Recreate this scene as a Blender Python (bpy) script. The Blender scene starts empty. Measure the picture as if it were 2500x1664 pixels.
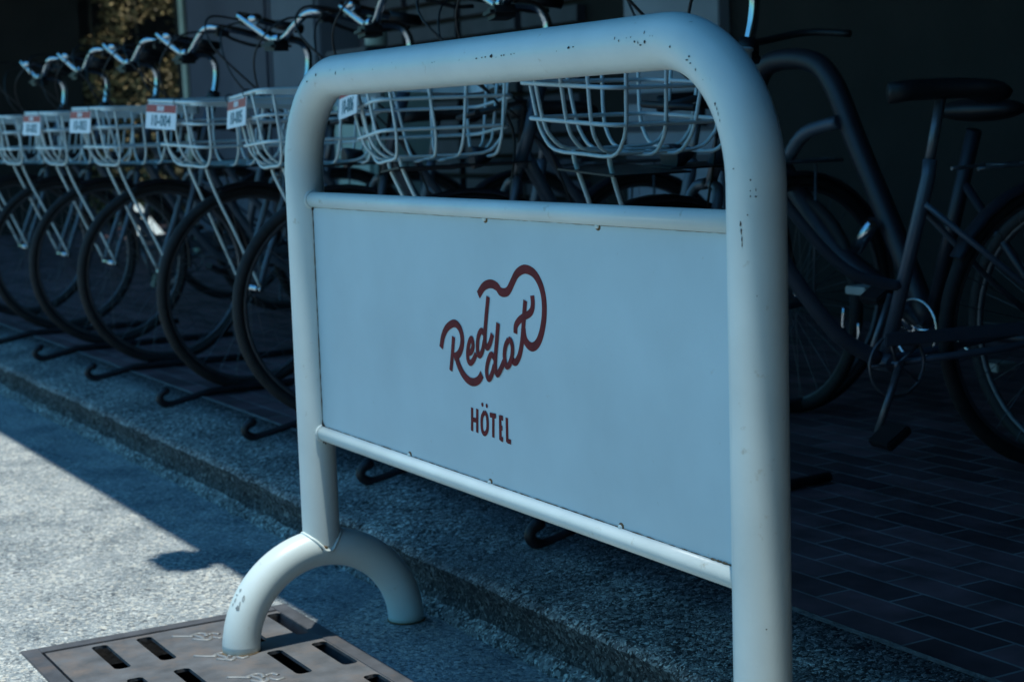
import bpy, bmesh, math, random
from mathutils import Vector, Matrix
R = math.radians
S = bpy.context.scene
col = S.collection
random.seed(7)

# ------------------------------------------------------------------ camera
cd = bpy.data.cameras.new("camera"); cam = bpy.data.objects.new("camera", cd); col.objects.link(cam)
fw = Vector((-0.86056146, 0.49326748, -0.12696913))
rt = Vector((0.50061678, 0.86506574, -0.03231265)); up = rt.cross(fw).normalized()
m = Matrix((rt, up, -fw)).transposed().to_4x4(); m.translation = Vector((3.09287829, -1.30904854, 1.02479113))
cam.matrix_world = m
cd.sensor_width = 36; cd.lens = 4073.0356/2500*36; cd.clip_start = .05; cd.clip_end = 300
cd.dof.use_dof = True; cd.dof.focus_distance = 2.55; cd.dof.aperture_fstop = 7.1
S.camera = cam

# ------------------------------------------------------------------ sky, sun, exposure
sun_dir = Vector((0.10, -0.065, 1.0)).normalized()
elev = math.asin(sun_dir.z); rot = math.atan2(sun_dir.x, sun_dir.y)
w = bpy.data.worlds.new("World"); S.world = w; w.use_nodes = True
nt = w.node_tree; bgn = nt.nodes["Background"]
sky = nt.nodes.new("ShaderNodeTexSky"); sky.sky_type = 'NISHITA'; sky.sun_disc = False
sky.sun_elevation = elev; sky.sun_rotation = rot
sky.air_density = 1.6; sky.dust_density = 0.2; sky.ozone_density = 4.0
tint = nt.nodes.new("ShaderNodeVectorMath"); tint.operation = 'MULTIPLY'; tint.inputs[1].default_value = (.36, 1.0, 1.30)   # deep blue summer sky
nt.links.new(sky.outputs[0], tint.inputs[0]); nt.links.new(tint.outputs[0], bgn.inputs[0]); bgn.inputs[1].default_value = 0.10
sl = bpy.data.lights.new("sun", 'SUN'); sl.energy = 3.7; sl.angle = R(0.53); sl.color = (.97, 1.0, .93)
so = bpy.data.objects.new("sun", sl); col.objects.link(so)
so.rotation_euler = sun_dir.to_track_quat('Z', 'Y').to_euler(); so.location = (0, -2, 8)
S.view_settings.view_transform = 'Standard'; S.view_settings.look = 'None'
S.view_settings.exposure = 0.30; S.view_settings.gamma = 1; S.view_settings.use_curve_mapping = False

# ------------------------------------------------------------------ materials
def mat(name, base, rough=.5, metal=0.0, noise=None, bump=None, spec=None, dirt=None):
    """procedural: base colour varied by noise (scale, amount), optional dirt (scale, colour, lo, hi) and bump (scale, strength)"""
    M = bpy.data.materials.new(name); M.use_nodes = True; t = M.node_tree; b = t.nodes["Principled BSDF"]
    b.inputs["Roughness"].default_value = rough; b.inputs["Metallic"].default_value = metal
    if spec is not None: b.inputs["Specular IOR Level"].default_value = spec
    tc = t.nodes.new("ShaderNodeTexCoord")
    c = t.nodes.new("ShaderNodeRGB"); c.outputs[0].default_value = (*base, 1); out = c.outputs[0]
    if noise:
        n = t.nodes.new("ShaderNodeTexNoise"); n.inputs["Scale"].default_value = noise[0]; n.inputs["Detail"].default_value = 6
        t.links.new(tc.outputs["Object"], n.inputs["Vector"])
        r = t.nodes.new("ShaderNodeMapRange"); r.inputs["To Min"].default_value = 1-noise[1]; r.inputs["To Max"].default_value = 1+noise[1]
        r.inputs["From Min"].default_value = .3; r.inputs["From Max"].default_value = .7
        t.links.new(n.outputs["Fac"], r.inputs["Value"])
        mx = t.nodes.new("ShaderNodeVectorMath"); mx.operation = 'SCALE'
        t.links.new(out, mx.inputs[0]); t.links.new(r.outputs[0], mx.inputs["Scale"]); out = mx.outputs[0]
    if dirt:
        n = t.nodes.new("ShaderNodeTexNoise"); n.inputs["Scale"].default_value = dirt[0]; n.inputs["Detail"].default_value = 8; n.inputs["Roughness"].default_value = .65
        t.links.new(tc.outputs["Object"], n.inputs["Vector"])
        r = t.nodes.new("ShaderNodeMapRange"); r.inputs["From Min"].default_value = dirt[2]; r.inputs["From Max"].default_value = dirt[3]
        t.links.new(n.outputs["Fac"], r.inputs["Value"])
        mx = t.nodes.new("ShaderNodeMix"); mx.data_type = 'RGBA'
        t.links.new(r.outputs[0], mx.inputs["Factor"]); t.links.new(out, mx.inputs[6]); mx.inputs[7].default_value = (*dirt[1], 1); out = mx.outputs[2]
    t.links.new(out, b.inputs["Base Color"])
    if bump:
        n = t.nodes.new("ShaderNodeTexNoise"); n.inputs["Scale"].default_value = bump[0]; n.inputs["Detail"].default_value = 6
        t.links.new(tc.outputs["Object"], n.inputs["Vector"])
        bp = t.nodes.new("ShaderNodeBump"); bp.inputs["Strength"].default_value = bump[1]; bp.inputs["Distance"].default_value = bump[2] if len(bump) > 2 else .01
        t.links.new(n.outputs["Fac"], bp.inputs["Height"]); t.links.new(bp.outputs[0], b.inputs["Normal"])
    return M

def aggregate(name, stops, scale=95, worn=(.55, .7), wornc=(.5, .48, .44), strength=.5, dark=1.0, stain=None):
    """exposed-aggregate concrete: pebbles from two voronoi layers in a cement matrix"""
    M = bpy.data.materials.new(name); M.use_nodes = True; t = M.node_tree; b = t.nodes["Principled BSDF"]; L = t.links.new
    b.inputs["Roughness"].default_value = .85; b.inputs["Specular IOR Level"].default_value = .25
    tc = t.nodes.new("ShaderNodeTexCoord"); co = tc.outputs["Object"]
    def N(ty, **k):
        n = t.nodes.new(ty)
        for a, v in k.items(): n.inputs[a].default_value = v
        return n
    wn = N("ShaderNodeTexNoise", Scale=scale*.6, Detail=3.0); L(co, wn.inputs["Vector"])
    va = t.nodes.new("ShaderNodeVectorMath"); va.operation = 'MULTIPLY_ADD'; L(wn.outputs["Color"], va.inputs[0]); va.inputs[1].default_value = (.008,)*3; L(co, va.inputs[2])
    v1 = N("ShaderNodeTexVoronoi", Scale=scale); L(va.outputs[0], v1.inputs["Vector"])
    v2 = N("ShaderNodeTexVoronoi", Scale=scale*2.3); L(va.outputs[0], v2.inputs["Vector"])
    def ramp(sock, st):
        r = t.nodes.new("ShaderNodeValToRGB"); e = r.color_ramp.elements
        while len(e) < len(st): e.new(.5)
        for i, (p, c) in enumerate(st): e[i].position = p; e[i].color = (c[0]*dark, c[1]*dark, c[2]*dark, 1)
        L(sock, r.inputs[0]); return r.outputs[0]
    s1 = t.nodes.new("ShaderNodeSeparateColor"); L(v1.outputs["Color"], s1.inputs[0])
    s2 = t.nodes.new("ShaderNodeSeparateColor"); L(v2.outputs["Color"], s2.inputs[0])
    c1 = ramp(s1.outputs[0], stops); c2 = ramp(s2.outputs[1], stops)
    # big pebbles only where their second random value is high
    gt = t.nodes.new("ShaderNodeMath"); gt.operation = 'GREATER_THAN'; L(s1.outputs[2], gt.inputs[0]); gt.inputs[1].default_value = .5
    mx = t.nodes.new("ShaderNodeMix"); mx.data_type = 'RGBA'; L(gt.outputs[0], mx.inputs["Factor"]); L(c2, mx.inputs[6]); L(c1, mx.inputs[7])
    # worn / dusty patches
    ln = N("ShaderNodeTexNoise", Scale=2.6, Detail=9.0, Roughness=.68); L(co, ln.inputs["Vector"])
    mr = t.nodes.new("ShaderNodeMapRange"); mr.inputs["From Min"].default_value = worn[0]; mr.inputs["From Max"].default_value = worn[1]; mr.inputs["To Max"].default_value = .6; L(ln.outputs["Fac"], mr.inputs["Value"])
    m2 = t.nodes.new("ShaderNodeMix"); m2.data_type = 'RGBA'; L(mr.outputs[0], m2.inputs["Factor"]); L(mx.outputs[2], m2.inputs[6]); m2.inputs[7].default_value = (wornc[0]*dark, wornc[1]*dark, wornc[2]*dark, 1)
    col_ = m2.outputs[2]
    if stain:
        sn = N("ShaderNodeTexNoise", Scale=stain[0], Detail=7.0, Roughness=.6); L(co, sn.inputs["Vector"])
        mr2 = t.nodes.new("ShaderNodeMapRange"); mr2.inputs["From Min"].default_value = stain[1]; mr2.inputs["From Max"].default_value = stain[2]; L(sn.outputs["Fac"], mr2.inputs["Value"])
        m3 = t.nodes.new("ShaderNodeMix"); m3.data_type = 'RGBA'; m3.blend_type = 'MULTIPLY'; L(mr2.outputs[0], m3.inputs["Factor"]); L(col_, m3.inputs[6]); m3.inputs[7].default_value = (*stain[3], 1); col_ = m3.outputs[2]
    L(col_, b.inputs["Base Color"])
    ad = t.nodes.new("ShaderNodeMath"); ad.operation = 'ADD'; L(v1.outputs["Distance"], ad.inputs[0]); L(v2.outputs["Distance"], ad.inputs[1])
    bp = t.nodes.new("ShaderNodeBump"); bp.invert = True; bp.inputs["Strength"].default_value = strength; bp.inputs["Distance"].default_value = .004; L(ad.outputs[0], bp.inputs["Height"])
    b2 = t.nodes.new("ShaderNodeBump"); b2.inputs["Strength"].default_value = .5; b2.inputs["Distance"].default_value = .02; L(ln.outputs["Fac"], b2.inputs["Height"]); L(bp.outputs[0], b2.inputs["Normal"])
    L(b2.outputs[0], b.inputs["Normal"])
    return M

def brickmat(name, bw, rh, c1, c2, mortar, ms=.006, rough=.6, axes=(0, 1), bump=.3):
    M = bpy.data.materials.new(name); M.use_nodes = True; t = M.node_tree; b = t.nodes["Principled BSDF"]; L = t.links.new
    b.inputs["Roughness"].default_value = rough
    tc = t.nodes.new("ShaderNodeTexCoord"); sp = t.nodes.new("ShaderNodeSeparateXYZ"); L(tc.outputs["Object"], sp.inputs[0])
    cb = t.nodes.new("ShaderNodeCombineXYZ"); L(sp.outputs[axes[0]], cb.inputs[0]); L(sp.outputs[axes[1]], cb.inputs[1])
    br = t.nodes.new("ShaderNodeTexBrick"); L(cb.outputs[0], br.inputs["Vector"])
    br.inputs["Scale"].default_value = 1; br.inputs["Brick Width"].default_value = bw; br.inputs["Row Height"].default_value = rh
    br.inputs["Mortar Size"].default_value = ms; br.inputs["Mortar Smooth"].default_value = .25; br.inputs["Bias"].default_value = 0
    br.inputs["Color1"].default_value = (*c1, 1); br.inputs["Color2"].default_value = (*c2, 1); br.inputs["Mortar"].default_value = (*mortar, 1)
    n = t.nodes.new("ShaderNodeTexNoise"); n.inputs["Scale"].default_value = 9; n.inputs["Detail"].default_value = 8; L(tc.outputs["Object"], n.inputs["Vector"])
    r = t.nodes.new("ShaderNodeMapRange"); r.inputs["From Min"].default_value = .3; r.inputs["From Max"].default_value = .7; r.inputs["To Min"].default_value = .55; r.inputs["To Max"].default_value = 1.35; L(n.outputs["Fac"], r.inputs["Value"])
    mx = t.nodes.new("ShaderNodeVectorMath"); mx.operation = 'SCALE'; L(br.outputs["Color"], mx.inputs[0]); L(r.outputs[0], mx.inputs["Scale"])
    L(mx.outputs[0], b.inputs["Base Color"])
    bp = t.nodes.new("ShaderNodeBump"); bp.invert = True; bp.inputs["Strength"].default_value = bump; bp.inputs["Distance"].default_value = .003; L(br.outputs["Fac"], bp.inputs["Height"]); L(bp.outputs[0], b.inputs["Normal"])
    return M

M = {}
M['paint'] = mat('barrier_white_paint', (.64, .715, .70), .36, 0, (7, .07), (200, .09, .002), dirt=(30, (.38, .34, .24), .63, .80))
M['panelpaint'] = mat('panel_white_shade_tint', (.50, .635, .685), .42, 0, (5, .07), (340, .08, .002), dirt=(55, (.34, .34, .28), .66, .82))  # same paint as the tubes, with the blue of the shade put into the colour
M['chip'] = mat('bare_rust', (.035, .025, .02), .8, 0, (150, .3))
M['scuff'] = mat('scuffed_metal', (.30, .34, .34), .6, 0, (90, .4))
M['rustline'] = mat('rust_line', (.13, .085, .04), .8, 0, (90, .6))
M['maroon'] = mat('maroon_print', (.155, .014, .018), .65, 0, (45, .25), spec=.2)
M['road'] = aggregate('road_aggregate', [(0, (.11, .12, .13)), (.25, (.23, .255, .265)), (.5, (.32, .355, .365)), (.72, (.42, .44, .43)), (.86, (.58, .54, .46)), (1, (.70, .71, .68))], 128, (.5, .66), (.40, .42, .42), .32, .9, (3.2, .46, .62, (.60, .64, .68)))
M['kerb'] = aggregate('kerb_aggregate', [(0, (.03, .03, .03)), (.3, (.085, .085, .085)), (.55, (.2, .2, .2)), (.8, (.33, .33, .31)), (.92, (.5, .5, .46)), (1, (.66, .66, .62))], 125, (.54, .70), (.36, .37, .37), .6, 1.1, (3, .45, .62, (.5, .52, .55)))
M['kerbface'] = aggregate('kerb_face_shade_tone', [(0, (.015, .015, .015)), (.3, (.05, .05, .05)), (.6, (.09, .09, .09)), (.85, (.17, .17, .16)), (1, (.34, .34, .32))], 125, (.6, .8), (.18, .19, .19), .6, .8, (3, .45, .62, (.6, .6, .62)))  # darker than the kerb top: the face's shade is put into the colour
M['tile'] = brickmat('paving_tile', .2, .0835, (.065, .034, .040), (.19, .10, .11), (.22, .21, .21), .0035)
M['edge'] = mat('pale_edging', (.13, .13, .13), .8, 0, (30, .35), (120, .4))
M['iron'] = mat('grate_iron', (.105, .108, .115), .66, .1, (16, .35), (160, .45, .002), dirt=(11, (.165, .135, .12), .48, .68))
M['frameiron'] = mat('frame_iron', (.085, .088, .098), .6, .2, (20, .25), (120, .4, .002), dirt=(9, (.13, .105, .095), .55, .7))
M['worn'] = mat('worn_steel', (.22, .225, .225), .5, .2, (60, .1))
M['blackiron'] = mat('black_iron', (.018, .016, .02), .5, .2, (30, .3))
M['pit'] = mat('pit_concrete', (.02, .02, .02), .95, 0, (10, .3))
M['wire'] = mat('basket_white_coating', (.66, .77, .79), .38, 0, (25, .06))
M['tagw'] = mat('tag_white', (.82, .84, .88), .5, 0, (30, .04))
M['tagr'] = mat('tag_red', (.42, .045, .04), .5, 0, (40, .1))
M['tagt'] = mat('tag_ink', (.03, .13, .17), .6, 0, (60, .2))
M['chrome'] = mat('chrome', (.62, .66, .70), .16, 1.0, (20, .05))
M['dull'] = mat('dull_steel', (.16, .17, .19), .42, .6, (30, .2))
M['rubber'] = mat('tyre_rubber', (.016, .015, .016), .75, 0, (40, .3))
M['black'] = mat('black_plastic', (.012, .011, .013), .5, 0, (40, .3))
M['grip'] = mat('grey_grip', (.5, .53, .54), .6, 0, (50, .1))
M['rim'] = mat('rim_alloy', (.13, .13, .14), .45, .6, (40, .1))
M['frame'] = mat('frame_silver', (.10, .125, .16), .4, .3, (20, .08))
M['framedark'] = mat('frame_black', (.026, .025, .034), .45, .1, (20, .15))
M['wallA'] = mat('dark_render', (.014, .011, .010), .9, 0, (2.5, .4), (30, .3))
M['cab1'] = mat('cabinet_grey', (.105, .105, .15), .6, 0, (1.7, .12), (60, .1))
M['cab2'] = mat('cabinet_blue_grey', (.17, .19, .25), .6, 0, (2.3, .15), (60, .1))
M['door'] = mat('door_grey', (.30, .31, .37), .6, 0, (2.0, .2), (80, .2))
M['bin'] = mat('pale_plastic', (.42, .52, .48), .5, 0, (5, .08))
M['pole'] = mat('pale_pole', (.62, .66, .56), .6, 0, (8, .15))
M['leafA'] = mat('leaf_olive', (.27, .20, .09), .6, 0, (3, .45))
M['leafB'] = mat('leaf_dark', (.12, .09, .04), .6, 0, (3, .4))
M['stem'] = mat('hedge_stem', (.05, .04, .03), .8, 0, (20, .3))
M['slat'] = mat('dark_louvre', (.06, .055, .075), .6, 0, (5, .3))
M['white'] = mat('matte_white', (.72, .76, .74), .6, 0, (9, .06))
M['amber'] = mat('reflector', (.4, .42, .4), .3, 0, (30, .1))

# ------------------------------------------------------------------ mesh helpers
def obj(name, bm, material, parent=None, smooth=False):
    me = bpy.data.meshes.new(name); bm.normal_update(); bm.to_mesh(me); bm.free()
    if smooth:
        for p in me.polygons: p.use_smooth = True
    for mm in (material if isinstance(material, (list, tuple)) else [material]): me.materials.append(mm)
    o = bpy.data.objects.new(name, me); col.objects.link(o)
    if parent: o.parent = parent
    return o
def tag(o, label=None, cat=None, group=None, kind=None):
    if label: o['label'] = label
    if cat: o['category'] = cat
    if group: o['group'] = group
    if kind: o['kind'] = kind
    return o
def empty(name, loc=(0, 0, 0), rz=0):
    o = bpy.data.objects.new(name, None); col.objects.link(o); o.location = loc; o.rotation_euler = (0, 0, rz); o.empty_display_size = .1
    return o
def box(bm, x0, x1, y0, y1, z0, z1, bev=0, mi=0):
    r = bmesh.ops.create_cube(bm, size=1); vs = r['verts']
    for v in vs: v.co = Vector(((x0+x1)/2+v.co.x*(x1-x0), (y0+y1)/2+v.co.y*(y1-y0), (z0+z1)/2+v.co.z*(z1-z0)))
    if bev:
        es = list({e for v in vs for e in v.link_edges}); rr = bmesh.ops.bevel(bm, geom=es, offset=bev, segments=2, affect='EDGES')
        for f in rr['faces']: f.material_index = mi
    for f in {f for v in vs if v.is_valid for f in v.link_faces}: f.material_index = mi
    return vs
def smoothpath(pts, n=6, closed=False):
    P = [Vector(p) for p in pts]; out = []; N = len(P)
    rng = range(N if closed else N-1)
    for i in rng:
        p0 = P[(i-1) % N] if (closed or i > 0) else P[0]*2-P[1]
        p1 = P[i]; p2 = P[(i+1) % N]
        p3 = P[(i+2) % N] if (closed or i+2 < N) else P[-1]*2-P[-2]
        for k in range(n):
            t = k/n
            out.append(.5*((2*p1)+(-p0+p2)*t+(2*p0-5*p1+4*p2-p3)*t*t+(-p0+3*p1-3*p2+p3)*t**3))
    if not closed: out.append(P[-1])
    return out
def tube(bm, pts, r, seg=8, closed=False, cap=True, mi=0, flat=None):
    P = [Vector(p) for p in pts]; N = len(P)
    rr = r if isinstance(r, (list, tuple)) else [r]*N
    T = []
    for i in range(N):
        a = P[(i-1) % N] if (closed or i > 0) else P[i]; b = P[(i+1) % N] if (closed or i < N-1) else P[i]
        T.append((b-a).normalized())
    up_ = Vector((0, 0, 1)) if abs(T[0].z) < .9 else Vector((1, 0, 0))
    n = (up_-T[0]*up_.dot(T[0])).normalized(); rings = []
    for i in range(N):
        n = (n-T[i]*n.dot(T[i])).normalized(); b = T[i].cross(n)
        rings.append([bm.verts.new(P[i]+(n*math.cos(2*math.pi*k/seg)+b*math.sin(2*math.pi*k/seg))*rr[i]) for k in range(seg)])
    for i in range(N if closed else N-1):
        A, B = rings[i], rings[(i+1) % N]; off = 0
        if closed and i == N-1:  # align seam
            off = min(range(seg), key=lambda s: (A[0].co-B[s].co).length)
        for k in range(seg):
            f = bm.faces.new((A[k], A[(k+1) % seg], B[(k+1+off) % seg], B[(k+off) % seg])); f.smooth = True; f.material_index = mi
    if cap and not closed:
        bm.faces.new(rings[0][::-1]).material_index = mi; bm.faces.new(rings[-1]).material_index = mi
def circle(c, r, axis='x', n=48, a0=0, a1=2*math.pi, full=True):
    out = []
    for k in range(n if full else n+1):
        a = a0+(a1-a0)*k/n; u, v = r*math.cos(a), r*math.sin(a)
        out.append(Vector(c)+Vector({'x': (0, u, v), 'y': (u, 0, v), 'z': (u, v, 0)}[axis]))
    return out
def part(name, fn, material, parent=None, smooth=False):
    bm = bmesh.new(); fn(bm); return obj(name, bm, material, parent, smooth)

# ------------------------------------------------------------------ ground
PZ = .16                       # pavement level
GX0, GX1, GX2, GY0, GY1 = -.262, -.248, .62, -.56, .016
def road(bm):
    xs = [-60, GX0, GX2, 40]; ys = [-40, GY0, GY1, .262]
    for i in range(3):
        for j in range(3):
            if i == 1 and j == 1: continue
            bm.faces.new([bm.verts.new(p) for p in ((xs[i], ys[j], 0), (xs[i+1], ys[j], 0), (xs[i+1], ys[j+1], 0), (xs[i], ys[j+1], 0))])
tag(part('road', road, M['road']), 'pale exposed aggregate road surface', 'road', kind='structure')
def kerb(bm):
    prof = [(.236, -.02), (.246, .012), (.268, .026), (.276, .062), (.264, .099), (.281, .113), (.34, .123), (.43, .140), (.535, .16), (.535, -.02)]
    rnd = random.Random(3); prev = None; N = 620
    wob = [rnd.uniform(-1, 1) for _ in range(N+1)]
    for i in range(N+1):
        x = -16+i*(26/N); cur = []
        for k, (y, z) in enumerate(prof):
            j = .006*wob[i] if 1 <= k <= 5 else 0
            cur.append(bm.verts.new((x, y+j+(rnd.uniform(-.004, .004) if 1 <= k <= 6 else 0), z+(rnd.uniform(-.0035, .0035) if 2 <= k <= 6 else 0))))
        if prev:
            for k in range(len(prof)-1):
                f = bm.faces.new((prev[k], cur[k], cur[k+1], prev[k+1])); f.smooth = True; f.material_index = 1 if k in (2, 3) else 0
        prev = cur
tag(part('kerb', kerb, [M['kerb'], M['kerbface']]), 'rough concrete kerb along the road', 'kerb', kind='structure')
def strip(bm):
    rnd = random.Random(5); prev = None
    for i in range(400):
        x = -16+i*26/399; y0 = .533; y1 = .544+rnd.uniform(-.003, .003)
        cur = [bm.verts.new((x, y0, .1605)), bm.verts.new((x, y1, .1635)), bm.verts.new((x, y1+.002, .157))]
        if prev:
            for k in range(2): bm.faces.new((prev[k], cur[k], cur[k+1], prev[k+1]))
        prev = cur
tag(part('pavement_edging', strip, M['edge']), 'thin pale edging between kerb and paving tiles', 'edging', kind='structure')
def pave(bm):
    bm.faces.new([bm.verts.new(p) for p in ((-60, .500, .16), (40, .500, .16), (40, 12, .16), (-60, 12, .16))])
po = part('pavement', pave, M['tile']); po.location.y = .040; tag(po, 'dark tiled pavement under the arcade', 'pavement', kind='structure')

# ------------------------------------------------------------------ drain grate in the road
g = tag(empty('drain_grate', ((GX0+GX2)/2, (GY0+GY1)/2, 0)), 'rusty grey slotted drain grate set in the road under the sign foot', 'drain grate')
gx, gy = g.location.x, g.location.y
def gframe(bm):
    wd = .034
    for (a, b, c, d) in ((GX0, GX2, GY0, GY0+wd), (GX0, GX2, GY1-wd, GY1), (GX0, GX0+wd, GY0+wd, GY1-wd), (GX2-wd, GX2, GY0+wd, GY1-wd)):
        box(bm, a-gx, b-gx, c-gy, d-gy, -.05, .0035, .0012)
part('grate_frame', gframe, M['frameiron'], g)
px0, px1, py0, py1 = GX0+.040, GX2-.040, GY0+.040, GY1-.040
slots = []
for xa, xb, ys in ((-.203, -.037, (-.415, -.322, -.128, -.034)), (.042, .2, (-.418, -.325, -.132, -.036)), (.29, .45, (-.42, -.325, -.23, -.132, -.036))):
    for yc in ys: slots.append((xa-.004, xb+.004, yc-.0165, yc+.0165))
def plate(bm):
    # flat plate with true slots: rows of cells, slot cells left out, rounded slot ends added as corner fillets
    ys = sorted({py0, py1} | {round(s[2], 4) for s in slots} | {round(s[3], 4) for s in slots})
    xs = sorted({px0, px1} | {s[0] for s in slots} | {s[1] for s in slots})
    V = {}
    def v(x, y, z):
        k = (round(x, 5), round(y, 5), z)
        if k not in V: V[k] = bm.verts.new((x-gx, y-gy, z))
        return V[k]
    def inslot(x, y): return any(a < x < b and c < y < d for a, b, c, d in slots)
    cells = {}
    for i in range(len(xs)-1):
        for j in range(len(ys)-1):
            if not inslot((xs[i]+xs[i+1])/2, (ys[j]+ys[j+1])/2): cells[i, j] = 1
    for (i, j) in cells:
        a, b, c, d = xs[i], xs[i+1], ys[j], ys[j+1]
        bm.faces.new((v(a, c, .002), v(b, c, .002), v(b, d, .002), v(a, d, .002)))
        for (di, dj, p, q) in ((-1, 0, (a, d), (a, c)), (1, 0, (b, c), (b, d)), (0, -1, (a, c), (b, c)), (0, 1, (b, d), (a, d))):
            if (i+di, j+dj) not in cells: bm.faces.new((v(*q, .002), v(*p, .002), v(*p, -.005), v(*q, -.005)))
    r = .011
    for a, b, c, d in slots:      # fillets in the slot corners
        for (cx_, cy_, sx, sy) in ((a, c, 1, 1), (b, c, -1, 1), (b, d, -1, -1), (a, d, 1, -1)):
            pts = [(cx_, cy_)]+[(cx_+sx*(r-r*math.cos(t)), cy_+sy*(r-r*math.sin(t))) for t in [k*math.pi/8 for k in range(5)]]
            if sx*sy < 0: pts = pts[::-1]
            top = [bm.verts.new((x-gx, y-gy, .0021)) for x, y in pts]; bm.faces.new(top)
    bmesh.ops.recalc_face_normals(bm, faces=[f for f in bm.faces])
part('slotted_plate', plate, M['iron'], g)
def glyph(bm, ox, oy, seed):      # worn cast mark: a few raised strokes, unreadable
    rnd = random.Random(seed)
    L = [[(-.045, -.062), (-.03, -.035), (-.015, -.008)], [(-.02, -.02), (-.03, .012), (-.018, .028), (.004, .02)], [(.002, -.018), (.02, .0), (.026, .018), (.012, .03)],
         [(-.008, .03), (-.012, .05), (.004, .06)], [(.014, .034), (.03, .046), (.026, .062)], [(-.024, -.002), (.0, .008), (.022, .004)]]
    for s in L:
        pts = [Vector((ox+.95*x+rnd.uniform(-.002, .002), oy+.72*y+rnd.uniform(-.002, .002), .0025)) for x, y in s]
        tube(bm, smoothpath([p-Vector((gx, gy, 0)) for p in pts], 4), .0050, 6)
    for v in bm.verts: v.co.z = .0021+(v.co.z-.0021)*.55
for k, (ox, oy) in enumerate(((-.135, -.226), (.02, -.232), (.183, -.225), (.37, -.17))):
    part('cast_mark', lambda bm: glyph(bm, ox, oy, k), M['worn'], g)
def pit(bm):
    vs = box(bm, GX0-gx+.001, GX2-gx-.001, GY0-gy+.001, GY1-gy-.001, -.45, -.052)
    bmesh.ops.delete(bm, geom=[f for f in bm.faces if f.normal.z > .9], context='FACES_ONLY')
    bm.normal_update()
part('drain_pit', pit, M['pit'], g)

# ------------------------------------------------------------------ the sign stand
W_, H_, RB, Z1, Z2, A_, r_ = 1.4346, 1.1314, .1866, .8958, .4282, .1845, .038
sg = tag(empty('sign_stand', (0, 0, 0)), 'white tubular steel sign stand with maroon hotel lettering on its panel', 'sign stand')
def arc(cx, cz, a0, a1, n=20): return [(cx+RB*math.cos(a0+(a1-a0)*k/n), 0, cz+RB*math.sin(a0+(a1-a0)*k/n)) for k in range(n+1)]
zb = A_+.012
path = [(0, 0, zb)]+[(0, 0, zb+(H_-RB-zb)*k/8) for k in range(1, 8)]+arc(RB, H_-RB, math.pi, math.pi/2)+[(RB+(W_-2*RB)*k/10, 0, H_) for k in range(1, 10)]+arc(W_-RB, H_-RB, math.pi/2, 0)+[(W_, 0, H_-RB-(H_-RB-zb)*k/8) for k in range(1, 9)]
part('tube_frame', lambda bm: tube(bm, path, r_, 48, cap=False), M['paint'], sg)
for fx in (0, W_):
    fpts = [(fx, -A_*math.cos(t), .002+A_*math.sin(t)) for t in [math.pi*k/40 for k in range(41)]]
    f = part('arched_foot', lambda bm: tube(bm, fpts, r_, 40), M['paint'], sg)
    def bead(bm):
        pts = []
        for k in range(48):
            t = 2*math.pi*k/48; x = (r_+.0012)*math.cos(t); y = (r_+.0012)*math.sin(t)
            x2 = max(-r_, min(r_, x)); pts.append((fx+x, y, .002+math.sqrt((A_+math.sqrt(max(r_*r_-x2*x2, 0)))**2-y*y)+random.uniform(-.0008, .0008)))
        tube(bm, pts, .0032, 8, closed=True)
    part('weld_bead', bead, M['paint'], f)
    for s in (-1, 1):   # rusty rim where the foot meets the ground
        part('rusty_edge', lambda bm: tube(bm, circle((fx, s*A_, .0025), r_+.0006, 'z', 40), .0016, 6, closed=True), M['rustline'], f)
for z in (Z1, Z2):
    rl = part('rail', lambda bm: tube(bm, [(.030, 0, z), (.5, 0, z), (1.0, 0, z), (W_-.030, 0, z)], .0152, 32), M['paint'], sg)
    for x in (.0385, W_-.0385): part('weld_bead', lambda bm: tube(bm, circle((x-.001 if x < 1 else x+.001, 0, z), .0158, 'x', 32), .0028, 8, closed=True), M['paint'], rl)
pn = part('panel', lambda bm: box(bm, .034, W_-.034, -.0012, .0012, Z2+.0125, Z1-.0125), M['panelpaint'], sg)
def dirtlines(bm):
    rnd = random.Random(9)
    def ln(p, q, r, n=60, broken=0):
        pts = []; 
        for k in range(n+1):
            P = Vector(p).lerp(Vector(q), k/n); pts.append(P+Vector((rnd.uniform(-.0003, .0003), 0, rnd.uniform(-.0003, .0003))))
        tube(bm, pts, [r*rnd.uniform(.3, 1.25) for _ in pts], 5)
    ln((.0392, -.0022, Z2+.016), (.0392, -.0022, Z1-.016), .0009)
    ln((.05, -.0022, Z2+.0150), (W_-.04, -.0022, Z2+.0150), .0011, 140)
    ln((.045, -.0022, Z1-.0151), (W_-.04, -.0022, Z1-.0151), .0006, 120)
    ln((1.33, -.0026, Z2+.0155), (W_-.041, -.0026, Z2+.0155), .0019, 20)
part('rust_seam', dirtlines, M['rustline'], sg)
def rustspots(bm, SP):
    rnd = random.Random(4)
    for (x, z, r) in SP:
        bmesh.ops.create_icosphere(bm, subdivisions=2, radius=r, matrix=Matrix.Translation((x, -.0025, z)) @ Matrix.Diagonal((1, .45, 1, 1)))
    for v in bm.verts: v.co += Vector((rnd.uniform(-1, 1), 0, rnd.uniform(-1, 1)))*.0006
for q_ in ((.040, Z1-.017, .0042), (.040, Z2+.019, .0035), (.046, Z2+.016, .003), (.041, Z2-.017, .0028), (.050, Z2-.0185, .0024)):
    part('rust_spot', lambda bm: rustspots(bm, [q_]), M['chip'], sg)
part('rust_spot', lambda bm: bmesh.ops.create_icosphere(bm, subdivisions=2, radius=.006, matrix=Matrix.Translation((.0365, -.010, .1935)) @ Matrix.Diagonal((.5, 1.3, .8, 1))), M['rustline'], sg)
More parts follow.
